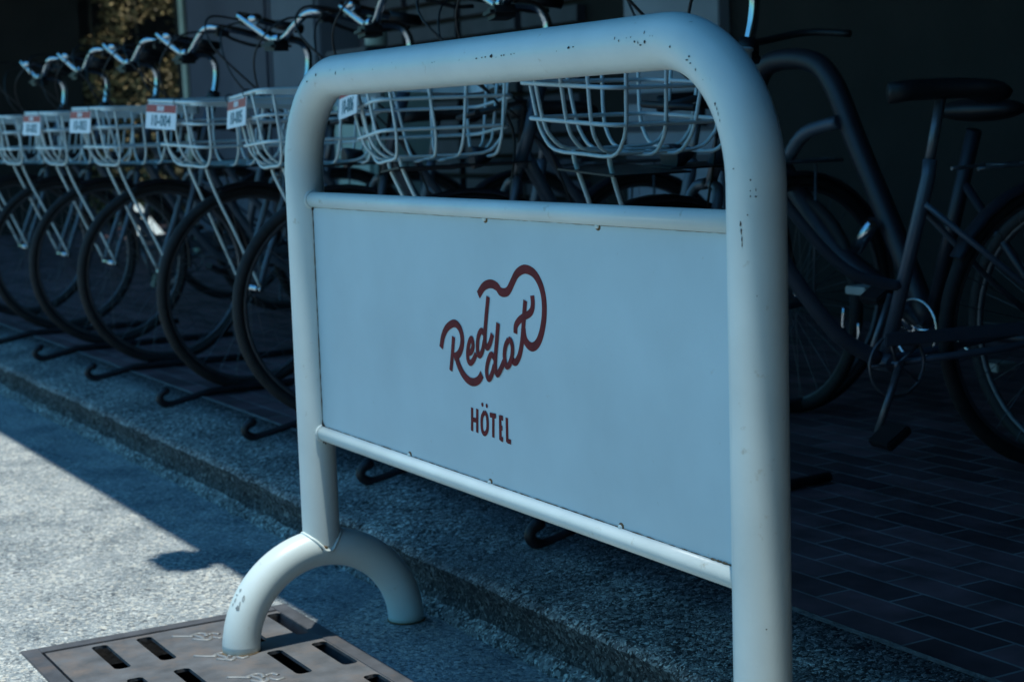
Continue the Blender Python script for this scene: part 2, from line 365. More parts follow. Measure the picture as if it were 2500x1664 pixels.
for x, z in ((.737, Z1-.0165), (1.07, Z1-.0165), (.427, Z2+.0165), (.724, Z2+.0165), (1.112, Z2+.0165)):
    part('panel_weld', lambda bm: bmesh.ops.create_icosphere(bm, subdivisions=2, radius=.0048, matrix=Matrix.Translation((x, -.002, z)) @ Matrix.Diagonal((1.15, .7, .8, 1))), M['paint'], sg, True)
    part('rust_spot', lambda bm: bmesh.ops.create_icosphere(bm, subdivisions=2, radius=.0056, matrix=Matrix.Translation((x+.001, -.0012, z+(.0014 if z < .6 else -.0016))) @ Matrix.Diagonal((1.25, .35, .9, 1))), M['rustline'], sg, True)
LOGO=[
(0.0145,[(0.7058, 0.7541), (0.7252, 0.7692), (0.7482, 0.7752), (0.7681, 0.7721), (0.7786, 0.7651), (0.7917, 0.7639), (0.805, 0.768), (0.8188, 0.7819), (0.8325, 0.7956), (0.8498, 0.8035), (0.8666, 0.8051), (0.8869, 0.7999), (0.9024, 0.7873), (0.9116, 0.7711), (0.9145, 0.7525), (0.9121, 0.7314), (0.904, 0.7097), (0.8928, 0.6939), (0.8792, 0.6857), (0.8668, 0.6854), (0.8554, 0.6914), (0.8501, 0.7005), (0.8483, 0.7111)]),
(0.0120,[(0.8574, 0.7563), (0.8538, 0.7394), (0.8506, 0.722), (0.847, 0.7045), (0.8425, 0.6869), (0.835, 0.6689), (0.8245, 0.6569), (0.8162, 0.6548), (0.8108, 0.6588)]),
(0.0120,[(0.8235, 0.7013), (0.8255, 0.7134), (0.8363, 0.7229), (0.8516, 0.7302), (0.8686, 0.7363), (0.8773, 0.7434), (0.8804, 0.7542), (0.8791, 0.7655)]),
(0.0135,[(0.5667, 0.6533), (0.5748, 0.6729), (0.5885, 0.6881), (0.6064, 0.6971), (0.6213, 0.6998), (0.6354, 0.6946), (0.6432, 0.6838), (0.6441, 0.6701), (0.6372, 0.6556), (0.6259, 0.6464), (0.6129, 0.6421)]),
(0.0110,[(0.6137, 0.6769), (0.6075, 0.648), (0.5996, 0.6173)]),
(0.0140,[(0.6208, 0.6436), (0.6294, 0.6294), (0.6438, 0.616), (0.6623, 0.6077), (0.6812, 0.6069), (0.698, 0.613), (0.7093, 0.6233)]),
(0.0105,[(0.6648, 0.6538), (0.6755, 0.6576), (0.6819, 0.668), (0.6785, 0.6791), (0.6701, 0.6737), (0.6628, 0.6582), (0.6626, 0.6433), (0.6707, 0.638), (0.6815, 0.6441), (0.6917, 0.6554)]),
(0.0105,[(0.7224, 0.691), (0.7127, 0.6957), (0.7018, 0.6858), (0.6969, 0.6684), (0.6987, 0.6561), (0.7056, 0.6546), (0.714, 0.6633), (0.7216, 0.6798)]),
(0.0110,[(0.7391, 0.7538), (0.7311, 0.723), (0.7243, 0.6912), (0.7236, 0.6755), (0.731, 0.6699), (0.7406, 0.6782), (0.7493, 0.6935)]),
(0.0105,[(0.7542, 0.654), (0.7438, 0.6596), (0.7332, 0.6495), (0.7261, 0.6331), (0.7275, 0.6209), (0.7351, 0.6188), (0.7449, 0.6296), (0.7525, 0.6427)]),
(0.0110,[(0.7694, 0.7134), (0.7629, 0.6837), (0.7557, 0.6497), (0.7564, 0.6342), (0.7624, 0.6293), (0.7727, 0.6382), (0.7852, 0.6528)]),
(0.0105,[(0.802, 0.6896), (0.7917, 0.6787), (0.7868, 0.664), (0.7886, 0.651), (0.7934, 0.6453), (0.8025, 0.6502), (0.8112, 0.6643), (0.813, 0.6797), (0.8084, 0.688), (0.802, 0.6896)]),
]
HOTEL=[
[(0.6704, 0.5627), (0.6674, 0.5227)] ,
[(0.6883, 0.5628), (0.6853, 0.5225)] ,
[(0.6689, 0.5427), (0.6868, 0.5429)] ,
[(0.7132, 0.561), (0.7042, 0.5512), (0.702, 0.5395), (0.7035, 0.5283), (0.711, 0.5239), (0.7198, 0.5306), (0.7225, 0.5435), (0.7206, 0.5557), (0.7132, 0.561)] ,
[(0.7314, 0.5587), (0.7513, 0.5591)] ,
[(0.7423, 0.5586), (0.7397, 0.5221)] ,
[(0.765, 0.5621), (0.7635, 0.5211)] ,
[(0.7647, 0.5589), (0.7745, 0.5587)] ,
[(0.764, 0.5418), (0.7716, 0.5418)] ,
[(0.7637, 0.5241), (0.7726, 0.5233)] ,
[(0.7866, 0.5612), (0.7857, 0.5208)] ,
[(0.7854, 0.5234), (0.7981, 0.5231)] ,
]
DOTS= [(0.7066, 0.5724), (0.7214, 0.5723)]
CHIPS=[
(0.7936,-0.0380,1.1322, 0.000,-1.000,0.022, 0.0025,0.0013), 
(0.8106,-0.0380,1.1324, 0.000,-1.000,0.028, 0.0022,0.0010), 
(0.8219,-0.0380,1.1327, 0.000,-0.999,0.034, 0.0025,0.0013), 
(0.8403,-0.0380,1.1333, 0.000,-0.999,0.051, 0.0038,0.0028), 
(0.8556,-0.0380,1.1307, 0.000,-1.000,-0.019, 0.0007,0.0007), 
(0.8720,-0.0380,1.1322, 0.000,-1.000,0.022, 0.0019,0.0012), 
(0.8796,-0.0380,1.1326, 0.000,-0.999,0.032, 0.0019,0.0012), 
(0.9010,-0.0380,1.1328, 0.000,-0.999,0.037, 0.0018,0.0009), 
(0.9105,-0.0380,1.1333, 0.000,-0.999,0.051, 0.0018,0.0007), 
(1.0313,-0.0380,1.1304, 0.000,-1.000,-0.027, 0.0009,0.0009), 
(1.0639,-0.0380,1.1333, 0.000,-0.999,0.050, 0.0035,0.0023), 
(1.0757,-0.0379,1.1339, 0.000,-0.998,0.065, 0.0023,0.0009), 
(0.6437,-0.0380,1.1333, 0.000,-0.999,0.051, 0.0017,0.0010), 
(0.6518,-0.0379,1.1338, 0.000,-0.998,0.063, 0.0013,0.0008), 
(0.7371,-0.0380,1.1323, 0.000,-1.000,0.025, 0.0010,0.0006), 
(0.4177,-0.0380,1.1324, 0.000,-1.000,0.028, 0.0014,0.0007), 
(1.1805,-0.0371,1.1395, 0.000,-0.977,0.214, 0.0011,0.0022), 
(1.1913,-0.0378,1.1352, 0.000,-0.995,0.099, 0.0011,0.0022), 
(1.2093,-0.0375,1.1378, 0.000,-0.986,0.168, 0.0005,0.0011), 
(1.2196,-0.0374,1.1383, 0.000,-0.983,0.181, 0.0011,0.0011), 
(1.2289,-0.0380,1.1318, 0.000,-1.000,0.010, 0.0022,0.0019), 
(1.2370,-0.0380,1.1302, 0.000,-0.999,-0.032, 0.0008,0.0022), 
(1.2421,-0.0377,1.1267, 0.000,-0.992,-0.124, 0.0027,0.0011), 
(1.2524,-0.0380,1.1300, -0.000,-0.999,-0.034, 0.0027,0.0022), 
(1.2499,-0.0364,1.1423, 0.004,-0.958,0.287, 0.0011,0.0022), 
(1.2643,-0.0374,1.1372, 0.016,-0.985,0.171, 0.0006,0.0006), 
(1.2702,-0.0374,1.1368, 0.021,-0.984,0.176, 0.0006,0.0008), 
(1.3095,-0.0380,1.1206, -0.003,-1.000,-0.009, 0.0016,0.0016), 
(1.3504,-0.0377,1.1063, 0.065,-0.993,0.101, 0.0016,0.0016), 
(1.3459,-0.0380,1.1021, -0.018,-0.999,-0.029, 0.0026,0.0010), 
(1.3532,-0.0380,1.0976, -0.015,-1.000,-0.023, 0.0023,0.0010), 
(1.3641,-0.0380,1.0893, -0.021,-0.999,-0.026, 0.0010,0.0021), 
(1.3793,-0.0380,1.0760, -0.019,-1.000,-0.019, 0.0006,0.0006), 
(1.4037,-0.0380,1.0452, -0.030,-0.999,-0.020, 0.0015,0.0026), 
(1.4071,-0.0380,1.0392, -0.037,-0.999,-0.023, 0.0008,0.0025), 
(1.4095,-0.0379,1.0327, -0.064,-0.997,-0.034, 0.0008,0.0025), 
(1.4127,-0.0378,1.0246, -0.086,-0.996,-0.040, 0.0008,0.0020), 
(1.3269,-0.0168,1.1509, 0.315,-0.443,0.839, 0.0032,0.0004), 
(0.1686,-0.0378,1.1341, -0.009,-0.995,0.095, 0.0023,0.0038), 
(0.2584,-0.0380,1.1334, 0.000,-0.999,0.054, 0.0015,0.0030), 
(0.1262,-0.0380,1.1226, -0.010,-1.000,0.029, 0.0031,0.0016), 
(0.2961,-0.0373,1.1385, 0.000,-0.982,0.187, 0.0009,0.0019), 
(0.2337,-0.0371,1.1397, 0.000,-0.976,0.220, 0.0006,0.0019), 
(0.4927,-0.0369,1.1405, 0.000,-0.971,0.240, 0.0006,0.0017), 
(1.4385,-0.0377,0.9650, 0.128,-0.992,0.012, 0.0013,0.0010), 
(1.4598,-0.0284,0.9510, 0.665,-0.746,0.027, 0.0010,0.0013), 
(1.4595,-0.0287,0.9376, 0.654,-0.756,-0.000, 0.0008,0.0008), 
(1.4642,-0.0239,0.9387, 0.777,-0.629,-0.000, 0.0005,0.0025), 
(1.4641,-0.0240,0.9307, 0.775,-0.631,-0.000, 0.0015,0.0011), 
(1.4594,-0.0288,0.9309, 0.652,-0.758,-0.000, 0.0008,0.0013), 
(1.4563,-0.0312,0.9085, 0.571,-0.821,-0.000, 0.0009,0.0010), 
(1.4481,-0.0355,0.8972, 0.355,-0.935,-0.000, 0.0015,0.0035), 
(1.4488,-0.0353,0.8882, 0.373,-0.928,-0.000, 0.0010,0.0040), 
(1.4495,-0.0350,0.8785, 0.392,-0.920,-0.000, 0.0008,0.0040), 
(1.4498,-0.0349,0.8720, 0.398,-0.917,-0.000, 0.0006,0.0035), 
(1.4674,-0.0193,0.3835, 0.861,-0.508,-0.000, 0.0010,0.0010), 
(1.4639,-0.0243,0.8083, 0.769,-0.639,-0.000, 0.0007,0.0007), 
]

SCUFFS=[
(0.0069,-0.1826,0.1280, 0.182,-0.809,0.558, 0.0030,0.0043),
(0.0030,-0.1894,0.1186, 0.079,-0.849,0.523, 0.0049,0.0018),
(0.0234,-0.1831,0.1137, 0.614,-0.674,0.411, 0.0036,0.0073),
(0.0066,-0.1941,0.1095, 0.175,-0.861,0.477, 0.0024,0.0049),
(0.0201,-0.1949,0.0968, 0.530,-0.763,0.371, 0.0049,0.0049),
(0.0212,-0.1905,0.1038, 0.558,-0.732,0.391, 0.0018,0.0062),
(0.0049,-0.1987,0.1013, 0.128,-0.887,0.443, 0.0024,0.0036),
]

def ribbon(bm, pts, wd, y, n=6, sm=True):
    P = [Vector((x, 0, z)) for x, z in pts]; P = smoothpath(P, n) if sm and len(P) > 2 else P
    N = len(P); rows = []
    for i in range(N):
        t = (P[min(i+1, N-1)]-P[max(i-1, 0)]).normalized(); nn = Vector((-t.z, 0, t.x))
        rows.append([bm.verts.new(P[i]+nn*wd/2+Vector((0, y, 0))), bm.verts.new(P[i]+Vector((0, y-.00035, 0))), bm.verts.new(P[i]-nn*wd/2+Vector((0, y, 0)))])
    for i in range(N-1):
        for k in range(2): bm.faces.new((rows[i][k], rows[i+1][k], rows[i+1][k+1], rows[i][k+1]))
def logo(bm):
    for k, (wd, L) in enumerate(LOGO): ribbon(bm, L, wd, -.0016-.00008*k)
part('script_lettering', logo, M['maroon'], pn)
def hotel(bm):
    for k, L in enumerate(HOTEL): ribbon(bm, L, .0082, -.0016-.0001*(k % 5), 6)
    for x, z in DOTS:
        bm.faces.new([bm.verts.new((x+.0036*math.cos(t), -.0018, z+.0036*math.sin(t))) for t in [k*math.pi/8 for k in range(16)]])
part('hotel_lettering', hotel, M['maroon'], pn)
def chips(bm, src):
    rnd = random.Random(2)
    for (x, y, z, nx, ny, nz, a, b) in src:
        n = Vector((nx, ny, nz)).normalized(); u = n.cross(Vector((0, 0, 1))).normalized(); v = u.cross(n)
        c = Vector((x, y, z)); ctr = bm.verts.new(c+n*.0007)
        ring = []
        for k in range(11):
            t = 2*math.pi*k/11; q = rnd.uniform(.6, 1.25)
            p = c+u*a*q*math.cos(t)+v*b*q*math.sin(t)
            ring.append(bm.verts.new(p+n*(.00025-(((a*q*math.cos(t))**2)*abs(nx)+(b*q*math.sin(t))**2*(1-abs(nz)) if z > 1.1 else (a*q*math.cos(t))**2)/(2*.038)+.0003)))
        for k in range(11): bm.faces.new((ctr, ring[k], ring[(k+1) % 11]))
part('paint_chips', lambda bm: chips(bm, CHIPS), M['chip'], sg)
part('scuff_marks', lambda bm: chips(bm, SCUFFS), M['scuff'], sg)

# ------------------------------------------------------------------ iron rack hooks on the kerb
def hookbm(bm, ln=.85):
    pts = [(0, ln, .046), (0, ln*.6, .046), (0, .20, .046), (0, .15, .042), (0, .09, .029), (0, .05, .021)]
    c = Vector((0, .034, .042)); pts += [(0, c.y-.042*math.sin(t), c.z-.025*math.cos(t)) for t in [R(a) for a in (15, 50, 85, 120, 150)]]+[(0, .024, .058)]
    P = smoothpath(pts, 3); tube(bm, P, [.0125]*(len(P)-6)+[.013, .014, .0145, .0145, .013, .010], 12)
hk0 = part('rack_hook', hookbm, M['blackiron'], None, True)
hooks = [(-4.50, .405, 'second'), (-3.764, .415, ''), (-3.04, .427, ''), (-2.244, .442, ''), (-1.48, .449, ''), (-.694, .456, ''), (.121, .47, '')]
hl = ['curled black iron rack hook at the far left edge of the kerb, hardly visible', 'curled black iron rack hook on the kerb, farthest one fully visible at the left',
      'curled black iron rack hook on the kerb, second from the left', 'curled black iron rack hook on the kerb below the third bicycle wheel, third from left',
      'curled black iron rack hook on the kerb just left of the near sign post', 'curled black iron rack hook seen under the left half of the sign panel',
      'curled black iron rack hook seen under the right half of the sign panel, nearest one']
for i, (x, y, _) in enumerate(hooks):
    o = hk0 if i == 0 else hk0.copy()
    if i: col.objects.link(o)
    o.location = (x, y-.040, .128); o.rotation_euler = (0, 0, R((-3, 1, -2, 2, -1, 2, 3)[i]))
    tag(o, hl[i], 'rack hook', 'black iron rack hooks along the kerb')

# ------------------------------------------------------------------ bicycles
WR = .347
def wheel(parent, name, y, steer=False, xoff=0):
    root = part(name, lambda bm: tube(bm, circle((0, 0, 0), WR-.035, 'x', 56), [.0085]*56, 8, closed=True), M['rim'], parent)
    root.location = (xoff, y, WR+.005)
    part('tyre', lambda bm: tube(bm, circle((0, 0, 0), WR-.015, 'x', 56), .0175, 12, closed=True), M['rubber'], root)
    def sp(bm):
        for k in range(28):
            a = 2*math.pi*k/28; b = a+(.35 if k % 2 else -.35); s = .022 if (k//2) % 2 else -.022
            tube(bm, [(s, .018*math.cos(b), .018*math.sin(b)), (0, (WR-.04)*math.cos(a), (WR-.04)*math.sin(a))], .0011, 4, cap=False)
    part('spokes', sp, M['rim'], root)
    part('hub', lambda bm: (tube(bm, [(-.052, 0, 0), (.052, 0, 0)], .013, 12), tube(bm, [(-.072, 0, 0), (.072, 0, 0)], .0055, 8), tube(bm, [(-.075, 0, 0), (-.062, 0, 0)], .0095, 8), tube(bm, [(.062, 0, 0), (.075, 0, 0)], .0095, 8)), M['chrome'], root)
    return root
def basket_fn():
    Z = lambda t: .985-.205*t
    def hw(t): return .180-.035*t
    def yf(t): return -.275+.040*t
    def yb(t): return .105-.030*t
    def rectring(t, rad=.05, n=4):
        w_, a, b, z = hw(t), yf(t), yb(t), Z(t); out = []
        for (cx, cy, a0) in ((w_-rad, b-rad, 0), (-w_+rad, b-rad, 90), (-w_+rad, a+rad, 180), (w_-rad, a+rad, 270)):
            for k in range(n+1): out.append((cx+rad*math.cos(R(a0+90*k/n)), cy+rad*math.sin(R(a0+90*k/n)), z))
        return out
    def rings(bm):
        for t in (0, .34, .70): tube(bm, rectring(t, .035), .0052 if t == 0 else .0045, 8, closed=True)
    def hoops(bm):
        for fx in (-.55, 0, .55):       # run front to back, curling under
            pts = [(fx*hw(0), yf(0), Z(0)), (fx*hw(.36), yf(.36), Z(.36)), (fx*hw(.70), yf(.7), Z(.70)), (fx*hw(.85)*.97, yf(.85)+.012, Z(.88)), (fx*hw(1)*.93, yf(1)+.045, Z(1)), (fx*hw(1)*.9, -.09, Z(1)-.002), (fx*hw(1)*.93, yb(1)-.045, Z(1)), (fx*hw(.85)*.97, yb(.85)-.01, Z(.88)), (fx*hw(.7), yb(.7), Z(.7)), (fx*hw(0), yb(0), Z(0))]
            tube(bm, smoothpath(pts, 3), .0042, 6)
        for gy_ in (-.235, -.135, -.030, .070):  # run side to side, curling under
            yy = lambda t: gy_+.03*t*(1 if gy_ < -.12 else -.4)
            pts = [(-hw(0), yy(0), Z(0)), (-hw(.36), yy(.36), Z(.36)), (-hw(.7), yy(.7), Z(.7)), (-hw(.85)+.012, yy(.85), Z(.88)), (-hw(1)+.045, yy(1), Z(1)-.004), (0, yy(1), Z(1)-.006), (hw(1)-.045, yy(1), Z(1)-.004), (hw(.85)-.012, yy(.85), Z(.88)), (hw(.7), yy(.7), Z(.7)), (hw(.36), yy(.36), Z(.36)), (hw(0), yy(0), Z(0))]
            tube(bm, smoothpath(pts, 3), .0042, 6)
    def band(bm):                                # flat rim band, taller along the sides and back
        rr = rectring(0, .035); N = len(rr); rows = []
        for (x, y, z) in rr:
            f = max(0, min(1, (y+.285)/.25)); h = .010+.020*f; s = 1-.10*h
            rows.append([bm.verts.new((x*1.02, y, z+.004)), bm.verts.new((x*s*1.012, y, z-h)), bm.verts.new((x*s*.995, y, z-h)), bm.verts.new((x*1.0, y, z+.004))])
        for i in range(N):
            j = (i+1) % N
            for k in range(4): f = bm.faces.new((rows[i][k], rows[j][k], rows[j][(k+1) % 4], rows[i][(k+1) % 4])); f.smooth = False
    return rings, hoops, band
def tagtext(s, size, loc, mt, parent, name):
    cu = bpy.data.curves.new(name, 'FONT'); cu.body = s; cu.size = size; cu.align_x = 'CENTER'; cu.align_y = 'CENTER'; cu.extrude = .0003; cu.space_character = 1.05; cu.offset = .0008
    to = bpy.data.objects.new(name, cu); col.objects.link(to); bpy.context.view_layer.update()
    me = bpy.data.meshes.new_from_object(to.evaluated_get(bpy.context.evaluated_depsgraph_get())); me.name = name
    bpy.data.objects.remove(to); bpy.data.curves.remove(cu)
    me.materials.clear(); me.materials.append(mt)
    o = bpy.data.objects.new(name, me); col.objects.link(o); o.parent = parent; o.location = loc; o.rotation_euler = (R(90), 0, 0)
    return o
FRONT = []   # parts that turn with the steering
def make_bike():
    b = empty('city_bicycle')
    # frame
    def fr(bm):
        tube(bm, [(0, .228, 1.0), (0, .150, .76)], .020, 14)                       # head tube
        tube(bm, smoothpath([(0, .162, .80), (0, .30, .57), (0, .45, .38), (0, .56, .31)], 5), .0185, 12)   # low step-through tube
        tube(bm, smoothpath([(0, .185, .87), (0, .33, .67), (0, .48, .52), (0, .63, .47)], 5), .0125, 10)
        tube(bm, [(0, .58, .30), (0, .70, .72), (0, .705, .76)], .0165, 12)          # seat tube
        for s in (-1, 1):
            tube(bm, [(s*.03, .58, .30), (s*.06, .84, .315), (s*.065, 1.08, .338)], .009, 8)
            tube(bm, [(s*.016, .68, .66), (s*.06, .9, .48), (s*.065, 1.08, .338)], .0075, 8)
        tube(bm, [(-.04, .58, .30), (.04, .58, .30)], .022, 12)
    part('frame', fr, M['frame'], b)
    part('headset', lambda bm: (tube(bm, [(0, .226, .995), (0, .230, 1.006)], [.034, .034], 16), tube(bm, [(0, .229, 1.002), (0, .240, 1.038)], [.030, .021], 16)), M['black'], b)
    part('seat_post', lambda bm: tube(bm, [(0, .70, .74), (0, .735, .90)], .0125, 10), M['dull'], b)
    def sad(bm):
        prof = [(-.14, .012, .0), (-.08, .02, .006), (0, .034, .008), (.06, .07, .008), (.11, .095, .004), (.135, .085, -.006)]
        rows = []
        for (y, hw_, dz) in prof:
            rows.append([bm.verts.new((hw_*math.cos(t), .735+y, .915+dz+.022*math.sin(t)*(1 if math.sin(t) > 0 else 1.2))) for t in [k*math.pi/6 for k in range(12)]])
        for i in range(len(rows)-1):
            for k in range(12): bm.faces.new((rows[i][k], rows[i][(k+1) % 12], rows[i+1][(k+1) % 12], rows[i+1][k]))
        bm.faces.new(rows[0][::-1]); bm.faces.new(rows[-1])
    part('saddle', sad, M['black'], b, True)
    wheel(b, 'rear_wheel', 1.08)
    def fend(bm, y, a0, a1, hwid=.024):
        rows = []
        for k in range(17):
            a = R(a0+(a1-a0)*k/16); rr = WR+.014; row = []
            for (dx, dr) in ((-hwid, -.012), (-hwid*.6, 0), (hwid*.6, 0), (hwid, -.012), (hwid*.92, -.014), (hwid*.5, -.003), (-hwid*.5, -.003), (-hwid*.92, -.014)):
                row.append(bm.verts.new((dx, y+(rr+dr)*math.cos(a), WR+.005+(rr+dr)*math.sin(a))))
            rows.append(row)
        for i in range(16):
            for k in range(8): f = bm.faces.new((rows[i][k], rows[i+1][k], rows[i+1][(k+1) % 8], rows[i][(k+1) % 8])); f.smooth = True
    part('rear_mudguard', lambda bm: fend(bm, 1.08, -20, 150), M['framedark'], b)
    def carrier(bm):
        for s in (-1, 1):
            tube(bm, smoothpath([(s*.05, .80, .735), (s*.06, .95, .74), (s*.06, 1.18, .74), (0, 1.24, .74)], 4), .005, 8)
            tube(bm, [(s*.06, 1.1, .74), (s*.07, 1.08, .35)], .004, 6)
        for y in (.9, 1.0, 1.1): tube(bm, [(-.06, y, .74), (.06, y, .74)], .004, 6)
    part('rear_carrier', carrier, M['dull'], b)
    def crank(bm):
        tube(bm, circle((.05, .58, .30), .072, 'x', 28), .004, 6, closed=True)
        for k in range(5): tube(bm, [(.05, .58, .30), (.05, .58+.07*math.cos(k*1.257), .30+.07*math.sin(k*1.257))], .004, 6)
        tube(bm, [(-.064, .58, .30), (.064, .58, .30)], .010, 10); tube(bm, [(.062, .58, .30), (.075, .44, .22)], .0085, 8); tube(bm, [(-.062, .58, .30), (-.075, .72, .38)], .0085, 8)
    cr = part('crank', crank, M['dull'], b)
    for (s, y, z) in ((1, .44, .22), (-1, .72, .38)):
        pd_ = part('pedal', lambda bm: (box(bm, min(s*.085, s*.165), max(s*.085, s*.165), y-.035, y+.035, z-.011, z+.011, .004)), M['black'], cr)
        part('reflector', lambda bm: (box(bm, s*.125-.025, s*.125+.025, y-.039, y-.0352, z-.007, z+.007)), M['amber'], pd_) if False else None
    part('kickstand', lambda bm: (tube(bm, smoothpath([(-.06, 1.06, .31), (-.13, 1.12, .16), (-.16, 1.13, .012), (-.15, 1.18, .008)], 4), .008, 8)), M['chrome'], b)
    part('chain_guard', lambda bm: (box(bm, .056, .066, .54, 1.0, .345, .375, .003)), M['frame'], b)
    # turning parts
    f = wheel(b, 'front_wheel', 0); FRONT.append('front_wheel')
    def fork(bm):
        tube(bm, [(0, .135, .72), (0, .226, .99)], .0135, 10)
        for s in (-1, 1):
            tube(bm, smoothpath([(s*.006, .135, .73), (s*.045, .122, .705), (s*.056, .075, .56), (s*.060, .02, .42), (s*.062, 0, WR+.01)], 4), [.0125]*5+[.0115]*4+[.0105]*4+[.009]*4, 8)
    part('fork', fork, M['frame'], b)
    part('front_mudguard', lambda bm: fend(bm, 0, -8, 108), M['framedark'], b)
    part('stem', lambda bm: (tube(bm, smoothpath([(0, .232, 1.01), (0, .248, 1.08), (0, .248, 1.14), (0, .215, 1.178), (0, .14, 1.185)], 5), .0125, 12), tube(bm, [(-.026, .13, 1.185), (.026, .13, 1.185)], .019, 12)), M['chrome'], b)
    part('clamp_cover', lambda bm: box(bm, -.045, .045, .085, .165, 1.145, 1.178, .012), M['black'], b)
    def hb(bm):
        L = [(-.285, 0.39, 1.225), (-.285, 0.29, 1.24), (-.283, 0.21, 1.258), (-.265, 0.145, 1.268), (-.225, 0.115, 1.265), (-.13, 0.12, 1.225), (-.05, 0.13, 1.19), (0, 0.13, 1.185)]
        pts = L+[(-x, y, z) for x, y, z in L[-2::-1]]; tube(bm, smoothpath(pts, 5), .0128, 10)
    h = part('handlebar', hb, M['chrome'], b)
    for s in (-1, 1):
        part('grip', lambda bm: tube(bm, [(s*.285, 0.395, 1.224), (s*.285, 0.29, 1.24)], .0165, 12), M['black'], h)
        part('brake_lever', lambda bm: (tube(bm, smoothpath([(s*.262, 0.155, 1.255), (s*.262, 0.21, 1.225), (s*.27, 0.29, 1.202), (s*.272, 0.35, 1.202)], 4), .006, 8), box(bm, s*.268-.016, s*.268+.016, .135, .185, 1.235, 1.27, .004)), M['black'], h)
    def cab(bm):
        tube(bm, smoothpath([(.262, 0.15, 1.252), (.24, 0.01, 1.24), (.15, -0.04, 1.14), (.05, 0.03, 1), (.022, 0.13, 0.86), (.02, 0.11, 0.66)], 5), .0035, 6)
        tube(bm, smoothpath([(-.262, 0.15, 1.252), (-.22, -0.01, 1.26), (-.10, -0.06, 1.16), (-.02, 0.09, 0.99), (.01, 0.2, 0.87), (.01, 0.32, 0.56)], 5), .0035, 6)
        tube(bm, smoothpath([(-.25, 0.15, 1.252), (-.19, 0.02, 1.21), (-.06, -0.01, 1.06), (-.02, 0.13, 0.92), (.012, 0.23, 0.8)], 5), .003, 6)
    part('brake_cable', cab, M['black'], h)
    part('bell', lambda bm: bmesh.ops.create_uvsphere(bm, u_segments=16, v_segments=8, radius=.026, matrix=Matrix.Translation((-.12, 0.115, 1.255)) @ Matrix.Diagonal((1, 1, .7, 1))), M['chrome'], h, True)
    rings, hoops, band = basket_fn()
    k = part('basket', lambda bm: (rings(bm), hoops(bm)), M['wire'], b)
    part('rim_band', band, M['wire'], k)
    def br(bm):
        box(bm, -.10, .10, -.20, .0, .767, .771); box(bm, -.05, .05, -.01, .17, .769, .773); tube(bm, [(0, .15, .771), (0, .175, .93), (0, .02, .90)], .010, 8)
        tube(bm, [(-.09, .018, .90), (.09, .018, .90)], .008, 8)
    part('basket_bracket', br, M['black'], b)
    for s in (-1, 1):
        part('basket_strut', lambda bm: tube(bm, smoothpath([(s*.062, -.185, .778), (s*.062, -.18, .75), (s*.058, -.146, .67), (s*.066, -.09, .55), (s*.070, 0, WR+.005)], 5), .0052, 8), M['wire'], b)
    part('headlamp', lambda bm: (tube(bm, [(0, .08, .80), (0, .04, .792), (0, .02, .79)], [.012, .028, .030], 16),), M['framedark'], b)
    return b
TURN = {'front_wheel', 'clamp_cover', 'fork', 'front_mudguard', 'stem', 'handlebar', 'basket', 'basket_bracket', 'basket_strut', 'headlamp'}
def kids(o): return [c for c in bpy.data.objects if c.parent == o]
def copy_tree(o, parent=None):
    c = o.copy(); col.objects.link(c); c.parent = parent
    for ch in kids(o): copy_tree(ch, c)
    return c
def steer(b, ang):
    ax = Vector((0, .309, .951)); P = Vector((0, .228, 1.0))
    Mx = Matrix.Translation(P) @ Matrix.Rotation(R(ang), 4, ax) @ Matrix.Translation(-P)
    for c in kids(b):
        if c.name.split('.')[0] in TURN: c.matrix_basis = Mx @ Matrix.Translation(c.location)
proto = make_bike()
bikes = [  # x, y, steer, rz, text, label
    (-5.35, 0.74, 4, -1, None, 'farthest silver city bicycle, only its handlebar and fork showing at the left picture edge'),
    (-4.58, 0.73, 3, 1, None, 'silver city bicycle whose basket is cut by the left picture edge'),
    (-3.87, 0.735, 4, 0, '10-002', 'silver city bicycle with white wire basket and red and white tag 10-002'),
    (-3.13, 0.73, 3, 1, '10-003', 'silver city bicycle with white wire basket and red and white tag 10-003'),
    (-2.27, 0.745, 9, -1, '10-004', 'silver city bicycle with white wire basket and red and white tag 10-004'),
    (-1.47, 0.74, -8, 1, '10-005', 'silver city bicycle left of the sign post with basket tag 10-005'),
    (-0.7, 0.755, -13, 0, '10-006', 'silver city bicycle seen through the left of the sign opening, basket tag 10-006'),
    (0.125, 0.755, 13, -9, None, 'nearest silver city bicycle, its white wire basket framed by the right of the sign opening'),
]
for i, (x, y, st, rz, tx, lab) in enumerate(bikes):
    b = proto if i == 0 else copy_tree(proto)
    b.location = (x, y, PZ); b.rotation_euler = (0, 0, R(rz))
    tag(b, lab, 'bicycle', 'bicycles parked in a row by the kerb'); b['st'] = st
